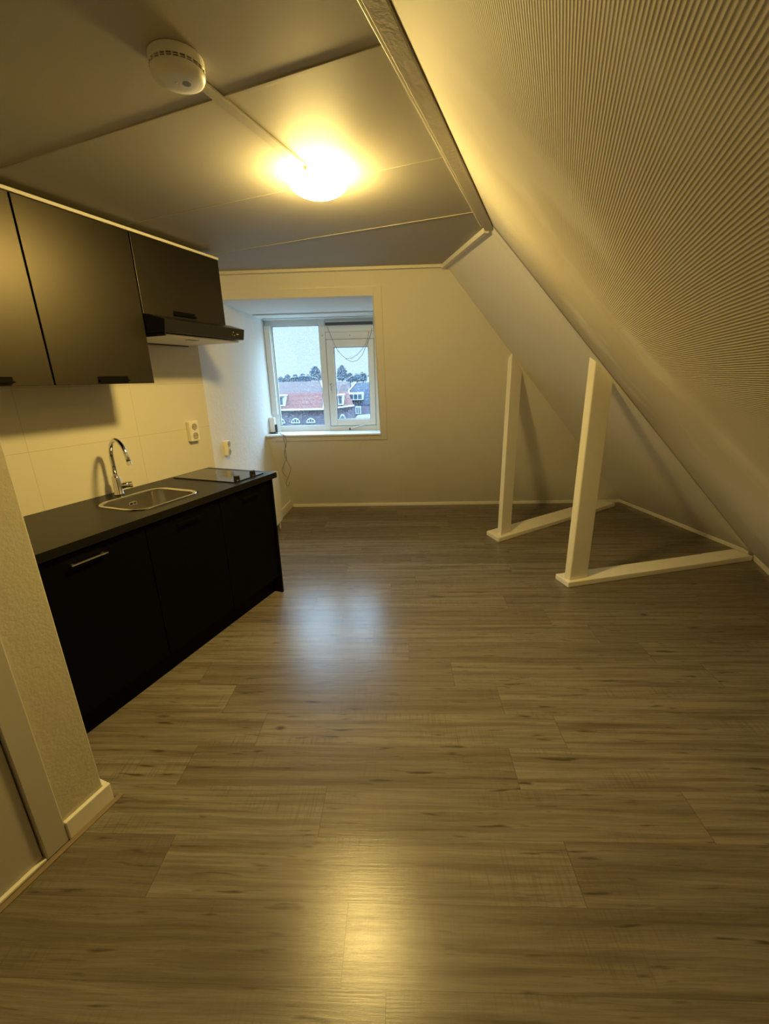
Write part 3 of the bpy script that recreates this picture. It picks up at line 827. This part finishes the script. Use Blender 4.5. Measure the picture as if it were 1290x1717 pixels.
DC = Vector((-.945, 1.052, CZ)); DR = .064; q = .70
sd = thing('smoke_detector', 'round white smoke detector on the ceiling', 'smoke detector', DC)
MB().lathe([(0,0),(DR*.96,0),(DR,-0.0028),(DR,-0.0210),(DR*.985,-0.0224),(0,-0.0224)], DC, (0,0,1), 48).build('base', M['white_plastic'], sd, smooth=False)
MB().lathe([(0,-0.0224),(DR*.93,-0.0224),(DR*.93,-0.0308),(0,-0.0308)], DC, (0,0,1), 48).build('vent_core', M['black_plastic'], sd)
ribs = MB()
for k in range(26):
    a = 2*PI*k/26
    u = Vector((math.cos(a), math.sin(a), 0)); w = Vector((-u.y, u.x, 0))
    c = DC + u*DR*.95
    ribs.hexa([c-u*.003-w*.0018+Vector((0,0,-0.0308)), c+u*.0035-w*.0018+Vector((0,0,-0.0308)), c+u*.0035+w*.0018+Vector((0,0,-0.0308)), c-u*.003+w*.0018+Vector((0,0,-0.0308))],
              [c-u*.003-w*.0018+Vector((0,0,-0.0224)), c+u*.0035-w*.0018+Vector((0,0,-0.0224)), c+u*.0035+w*.0018+Vector((0,0,-0.0224)), c-u*.003+w*.0018+Vector((0,0,-0.0224))])
ribs.lathe([(DR*.94,-0.0258),(DR*.985,-0.0258),(DR*.985,-0.0274),(DR*.94,-0.0274)], DC, (0,0,1), 48)
ribs.build('vent_ribs', M['white_plastic'], sd)
cv = MB().lathe([(DR*.99,-0.0301),(DR*.985,-0.0350),(DR*.93,-0.0420),(DR*.80,-0.0462),(DR*.5,-0.0483),(0,-0.0490)], DC, (0,0,1), 48)
cv = cv.build('cover', M['white_plastic'], sd, smooth=True)
MB().lathe([(0,-0.0014),(.010,-0.0014),(.010,.0005),(0,.0005)], DC+Vector((.0126,.011,-0.0479)), (0,0,1), 20).build('test_button', M['grey'], cv)
MB().lathe([(0,-0.0021),(.003,-0.0014),(.003,.0005),(0,.0005)], DC+Vector((-0.0056,-0.0042,-0.0485)), (0,0,1), 12).build('indicator', M['white_plastic'], cv)

# ------------------------------------------------------------------ outdoors
T0 = math.radians(19.24); Q0 = Vector((-2.995, 4.321, 0))
SD = Vector((math.cos(T0), math.sin(T0), 0)); SN = Vector((-math.sin(T0), math.cos(T0), 0))
def V(s, o, z): return Q0 + SD*s + SN*o + Vector((0,0,z))          # street frame
def front(dist):
    """street front `dist` metres beyond the wall: (along, up, deeper) in units of a front 14 m away"""
    K = (dist+5.06)/19.06
    return lambda s14, z14, dep=0.0: V(1.40+(s14-1.40)*K, dist+dep, 1.5+(z14-1.5)*K)
H = front(28.0)
K = (28.0+5.06)/19.06
struct(MB().poly([V(-90,1,-8), V(90,1,-8), V(90,150,-8), V(-90,150,-8)]).build('ground', M['street']), 'wet street far below the window', 'ground')
h1 = thing('brick_house', 'brick house with red mansard roof and arched windows across the street', 'house', H(-3.2,-4.0,3))
zb = (-8-1.5)/K+1.5
def pan(mb, pts): mb.poly([H(*p) for p in pts]); return mb
mb = MB()
pan(mb, [(-9,zb),(-2.06,zb),(-2.06,.27),(-9,.27)])
pan(mb, [(-2.06,zb),(-.80,zb,1.0),(-.80,.36,1.0),(-2.06,.27)])
mb.build('wall', M['house_brick'], h1)
mb = MB(); pan(mb, [(-9,.27,.0),(-2.06,.27,.0),(-2.12,.95,1.2),(-9,.97,1.2)]); pan(mb, [(-2.06,.27,0),(-.80,.37,1.0),(-1.12,.95,2.2),(-2.12,.95,1.2)])
mb.build('roof', M['red_roof'], h1)
mb = MB(); pan(mb, [(-9,.97,1.2),(-2.12,.95,1.2),(-2.52,1.445,4),(-9,1.45,4)]); pan(mb, [(-2.12,.95,1.2),(-1.12,.95,2.2),(-1.12,1.38,4),(-2.52,1.445,4)])
mb.build('upper_roof', M['pink_roof'], h1)
gt = MB()
gt.hexa([H(-9,.255,-.5),H(-2.04,.255,-.5),H(-2.04,.255,.1),H(-9,.255,.1)],[H(-9,.305,-.5),H(-2.04,.305,-.5),H(-2.04,.305,.1),H(-9,.305,.1)])
gt.hexa([H(-2.04,.25,-.5),H(-.78,.345,.5),H(-.78,.345,1.1),H(-2.04,.25,.1)],[H(-2.04,.30,-.5),H(-.78,.395,.5),H(-.78,.395,1.1),H(-2.04,.30,.1)])
gt.build('gutter', M['far_white'], h1)
hp = MB(); hp.tube([H(-2.06,.30,-.1),H(-2.12,.95,1.1),H(-2.52,1.445,3.9)], .06, 8); hp.build('hip_ridge', M['far_white'], h1)
def arched(sc, wd, z0, z1, mb_frame, mb_pane, dep=-.15):
    n = 10; pts = [(sc-wd/2, z0), (sc+wd/2, z0)]
    for k in range(n+1):
        a = PI*k/n; pts.append((sc+wd/2*math.cos(a), z0+.02+(z1-z0-.02)*math.sin(a)))
    mb_frame.prism([H(*p, dep) for p in pts], SN*.08)
    for q in (-.26, 0, .26):
        w_ = .085*wd/.45*1.3
        zz = z0+.05; top = z0+(z1-z0)*(.78 if q == 0 else .6)
        mb_pane.poly([H(sc+q*wd-w_/2*.8,zz,dep-.02),H(sc+q*wd+w_/2*.8,zz,dep-.02),H(sc+q*wd+w_/2*.8,top,dep-.02),H(sc+q*wd-w_/2*.8,top,dep-.02)])
for sc, z0, z1, dep in ((-4.02,-.31,-.08,-.15),(-3.345,-.31,-.08,-.15),(-2.665,-.31,-.09,-.15),(-1.28,-.22,.03,.2)):
    a_ = MB(); b_ = MB(); arched(sc, .40 if sc < -2 else .26, z0, z1, a_, b_, dep)
    f_ = a_.build('window', M['far_white'], h1); b_.build('pane', M['far_pane'], f_)
for (s0,s1,z0,z1,dp) in ((-4.35,-3.80,.43,.86,.2),(-1.44,-1.245,.42,.83,.3)):
    d_ = MB(); d_.hexa([H(s0,z0,dp),H(s1,z0,dp),H(s1,z0,dp+1.4),H(s0,z0,dp+1.4)],[H(s0,z1,dp),H(s1,z1,dp),H(s1,z1,dp+1.4),H(s0,z1,dp+1.4)])
    d_.hexa([H(s0-.03,z1,dp-.25),H(s1+.03,z1,dp-.25),H(s1+.03,z1,dp+1.5),H(s0-.03,z1,dp+1.5)],[H(s0-.03,z1+.04,dp-.25),H(s1+.03,z1+.04,dp-.25),H(s1+.03,z1+.04,dp+1.5),H(s0-.03,z1+.04,dp+1.5)])
    f_ = d_.build('dormer', M['far_white'], h1)
    m_ = (s1-s0)*.16
    p_ = MB(); pan(p_, [(s0+m_,z0+.06,dp-.05),(s1-m_,z0+.06,dp-.05),(s1-m_,z1-.06,dp-.05),(s0+m_,z1-.06,dp-.05)]); p_.build('pane', M['far_pane'], f_)

H_near = H; H = front(38.0)
h2 = thing('slate_house', 'blue grey slate roofed house with a three pane dormer, right of the red roof', 'house', H(-.3,-4.0,3))
mb = MB(); pan(mb, [(-.90,zb,.9),(3,zb,.9),(3,.42,.9),(-.90,.42,.9)]); mb.build('wall', M['house_brick'], h2)
mb = MB(); pan(mb, [(-.90,.40,.8),(3,.40,.8),(3,1.34,4),(-.77,1.34,4),(-1.05,1.0,2.5)]); mb.build('roof', M['slate'], h2)
vg = MB(); vg.tube([H(-.90,.40,.7),H(-1.05,1.0,2.4),H(-.77,1.345,3.9)], .055, 8); vg.build('verge', M['far_white'], h2)
f_ = MB(); f_.hexa([H(-.96,.615,.6),H(-.35,.615,.6),H(-.35,.615,3),H(-.96,.615,3)],[H(-.96,.915,.6),H(-.35,.915,.6),H(-.35,.915,3),H(-.96,.915,3)])
f_ = f_.build('dormer', M['far_white'], h2)
for k in range(3):
    a = -.93+k*.19
    p_ = MB(); pan(p_, [(a,.66,.55),(a+.15,.66,.55),(a+.15,.86,.55),(a,.86,.55)]); p_.build('pane', M['far_pane'], f_)
f_ = MB(); f_.hexa([H(-.70,.01,.7),H(-.46,.01,.7),H(-.46,.01,1),H(-.70,.01,1)],[H(-.70,.335,.7),H(-.46,.335,.7),H(-.46,.335,1),H(-.70,.335,1)])
f_ = f_.build('window', M['far_white'], h2)
p_ = MB(); pan(p_, [(-.665,.05,.65),(-.60,.05,.65),(-.60,.295,.65),(-.665,.295,.65)]); pan(p_, [(-.565,.05,.65),(-.495,.05,.65),(-.495,.295,.65),(-.565,.295,.65)]); p_.build('pane', M['far_grey'], f_)
H = front(33.5)
h3 = thing('flat_roof_shed', 'low pale flat roofed annex below the slate house', 'house', H(-.3,-2.0,-2))
mb = MB(); mb.hexa([H(-.62,zb,-3),H(.3,zb,-3),H(.3,zb,.8),H(-.62,zb,.8)],[H(-.62,-.14,-3),H(.3,-.10,-3),H(.3,.0,.8),H(-.62,-.04,.8)]); mb.build('wall', M['far_grey'], h3)
h4 = thing('white_house', 'tiny white house far behind the slate roof', 'house', front(75)(0,-.76))
def H2(s14, z14, dist=60): return front(dist)(s14, z14)
MB().prism([H2(-.19,-.76,75),H2(.2,-.76,75),H2(.2,1.58,75),H2(-.19,1.58,75)], SN*4).build('wall', M['far_white'], h4)
MB().prism([H2(-.22,1.58,75),H2(.23,1.58,75),H2(.0,1.66,75)], SN*4).build('roof', M['far_grey'], h4)

# distant trees: bare crowns of many small twigs
def bare_tree(s14, z0, z1, wd, label, group, seed, n=420, name='bare_tree', dist=60):
    rnd = random.Random(seed)
    base = H2(s14, z0, dist); top = H2(s14, z1, dist); hgt = (top-base).length; k = (dist+5.06)/19.06
    t = thing(name, label, 'tree', base, group)
    MB().tube([base-Vector((0,0,2)), base+Vector((0,0,hgt*.6))], .12, 6, radii=[.22,.08]).build('trunk', M['tree'], t)
    cr = MB()
    for i in range(n):
        a = rnd.uniform(0, 2*PI); q = rnd.random()**.5; zz = rnd.uniform(.12, 1)
        env = math.sin(PI*min(1,(zz*.86+.12)))**.6
        p = base + Vector((math.cos(a)*q*env*wd*k/2, math.sin(a)*q*env*wd*k/2, zz*hgt))
        u = Vector((rnd.uniform(-1,1),rnd.uniform(-1,1),rnd.uniform(-.3,1))).normalized()*rnd.uniform(.15,.5)
        w = u.cross(Vector((0,1,.3))).normalized()*rnd.uniform(.05,.16)
        cr.poly([p-u*.5-w*.5, p-u*.5+w*.5, p+u*.5+w*.3, p+u*.5-w*.3])
    cr.build('crown', M['tree'], t)
    return t
G = 'bare trees on the skyline'
bare_tree(-2.33, 1.42, 2.03, .50, 'tall bare tree on the skyline left of the window mullion', G, 1)
bare_tree(-1.18, 1.40, 2.05, .46, 'tall bare tree on the skyline right of the window mullion', G, 2)
ti = 0
for s14, z1, wd in ((-4.15,1.60,.35),(-3.85,1.63,.35),(-3.55,1.72,.40),(-3.2,1.70,.36),(-2.9,1.74,.34),(-2.65,1.70,.3),(-2.1,1.66,.3),(-.85,1.72,.36),(-.55,1.70,.34),(-.28,1.74,.32)):
    lab = ['low bare tree at the left edge of the skyline','low bare tree second from the left on the skyline','rounded bare tree above the red roof ridge','low bare tree above the middle of the red roof',
           'spreading bare tree left of the tall skyline tree','small bare tree directly left of the tall skyline tree','low bare tree behind the window mullion','bare tree directly right of the taller skyline tree','low bare tree above the slate roof verge','low bare tree beside the tiny white house'][ti]
    bare_tree(s14, 1.36, z1, wd, lab, G, 10+ti, 260, dist=(51,55.5,66)[ti%3]); ti += 1

# ------------------------------------------------------------------ light
w = bpy.data.worlds.new('overcast'); scene.world = w; w.use_nodes = True
nt = w.node_tree; bg = nt.nodes['Background']
tc = nt.nodes.new('ShaderNodeTexCoord'); sepx = nt.nodes.new('ShaderNodeSeparateXYZ'); nt.links.new(tc.outputs['Generated'], sepx.inputs[0])
mr = nt.nodes.new('ShaderNodeMapRange'); nt.links.new(sepx.outputs['Z'], mr.inputs[0])
mr.inputs[1].default_value = .13; mr.inputs[2].default_value = .50; mr.inputs[3].default_value = 1.22; mr.inputs[4].default_value = 15.0
cmx = nt.nodes.new('ShaderNodeMix'); cmx.data_type = 'RGBA'; nt.links.new(sepx.outputs['Z'], cmx.inputs['Factor'])
cmx.inputs['A'].default_value = (.62,.86,.98,1); cmx.inputs['B'].default_value = (.34,.64,1.0,1)
nt.links.new(cmx.outputs['Result'], bg.inputs[0]); nt.links.new(mr.outputs[0], bg.inputs[1])

def alight(name, loc, size, aim, portal=False):
    l = bpy.data.lights.new(name, 'AREA'); l.shape = 'RECTANGLE'; l.size, l.size_y = size
    o = link(bpy.data.objects.new(name, l)); o.location = loc
    o.rotation_euler = Vector(aim).to_track_quat('-Z', 'Y').to_euler()
    l.cycles.is_portal = portal
    return o
alight('window_portal', W(.58, WO+.10, 1.53), (1.2, 1.16), -NV, True)

# ------------------------------------------------------------------ camera
cam = bpy.data.cameras.new('camera'); co = link(bpy.data.objects.new('camera', cam))
f_px, pitch, roll, yk = 712.767623, .304614746, .0242717838, .383182866
cp, sp_ = math.cos(pitch), math.sin(pitch); c, s = math.cos(yk), math.sin(yk)
def tow(v): return Vector((c*v[0]-s*v[1], s*v[0]+c*v[1], v[2]))     # heading frame -> room frame
r_ = Vector((1,0,0)); fw = Vector((0,cp,-sp_)); dn = Vector((0,-sp_,-cp))
cr_, sr_ = math.cos(roll), math.sin(roll)
right = tow(r_*cr_+dn*sr_); down = tow(dn*cr_-r_*sr_); fwd = tow(fw)
mw = Matrix((( right.x, -down.x, -fwd.x, 0),( right.y, -down.y, -fwd.y, 0),( right.z, -down.z, -fwd.z, 1.5),(0,0,0,1)))
co.matrix_world = mw
cam.sensor_fit = 'VERTICAL'; cam.sensor_height = 24; cam.lens = 24*f_px/1717
cam.clip_start = .02; cam.clip_end = 400
scene.camera = co

scene.view_settings.view_transform = 'Standard'
scene.view_settings.look = 'None'
scene.view_settings.exposure = 0
scene.view_settings.gamma = 1.05
scene.cycles.use_denoising = True
scene.cycles.max_bounces = 10
scene.cycles.diffuse_bounces = 6
scene.cycles.sample_clamp_indirect = 6
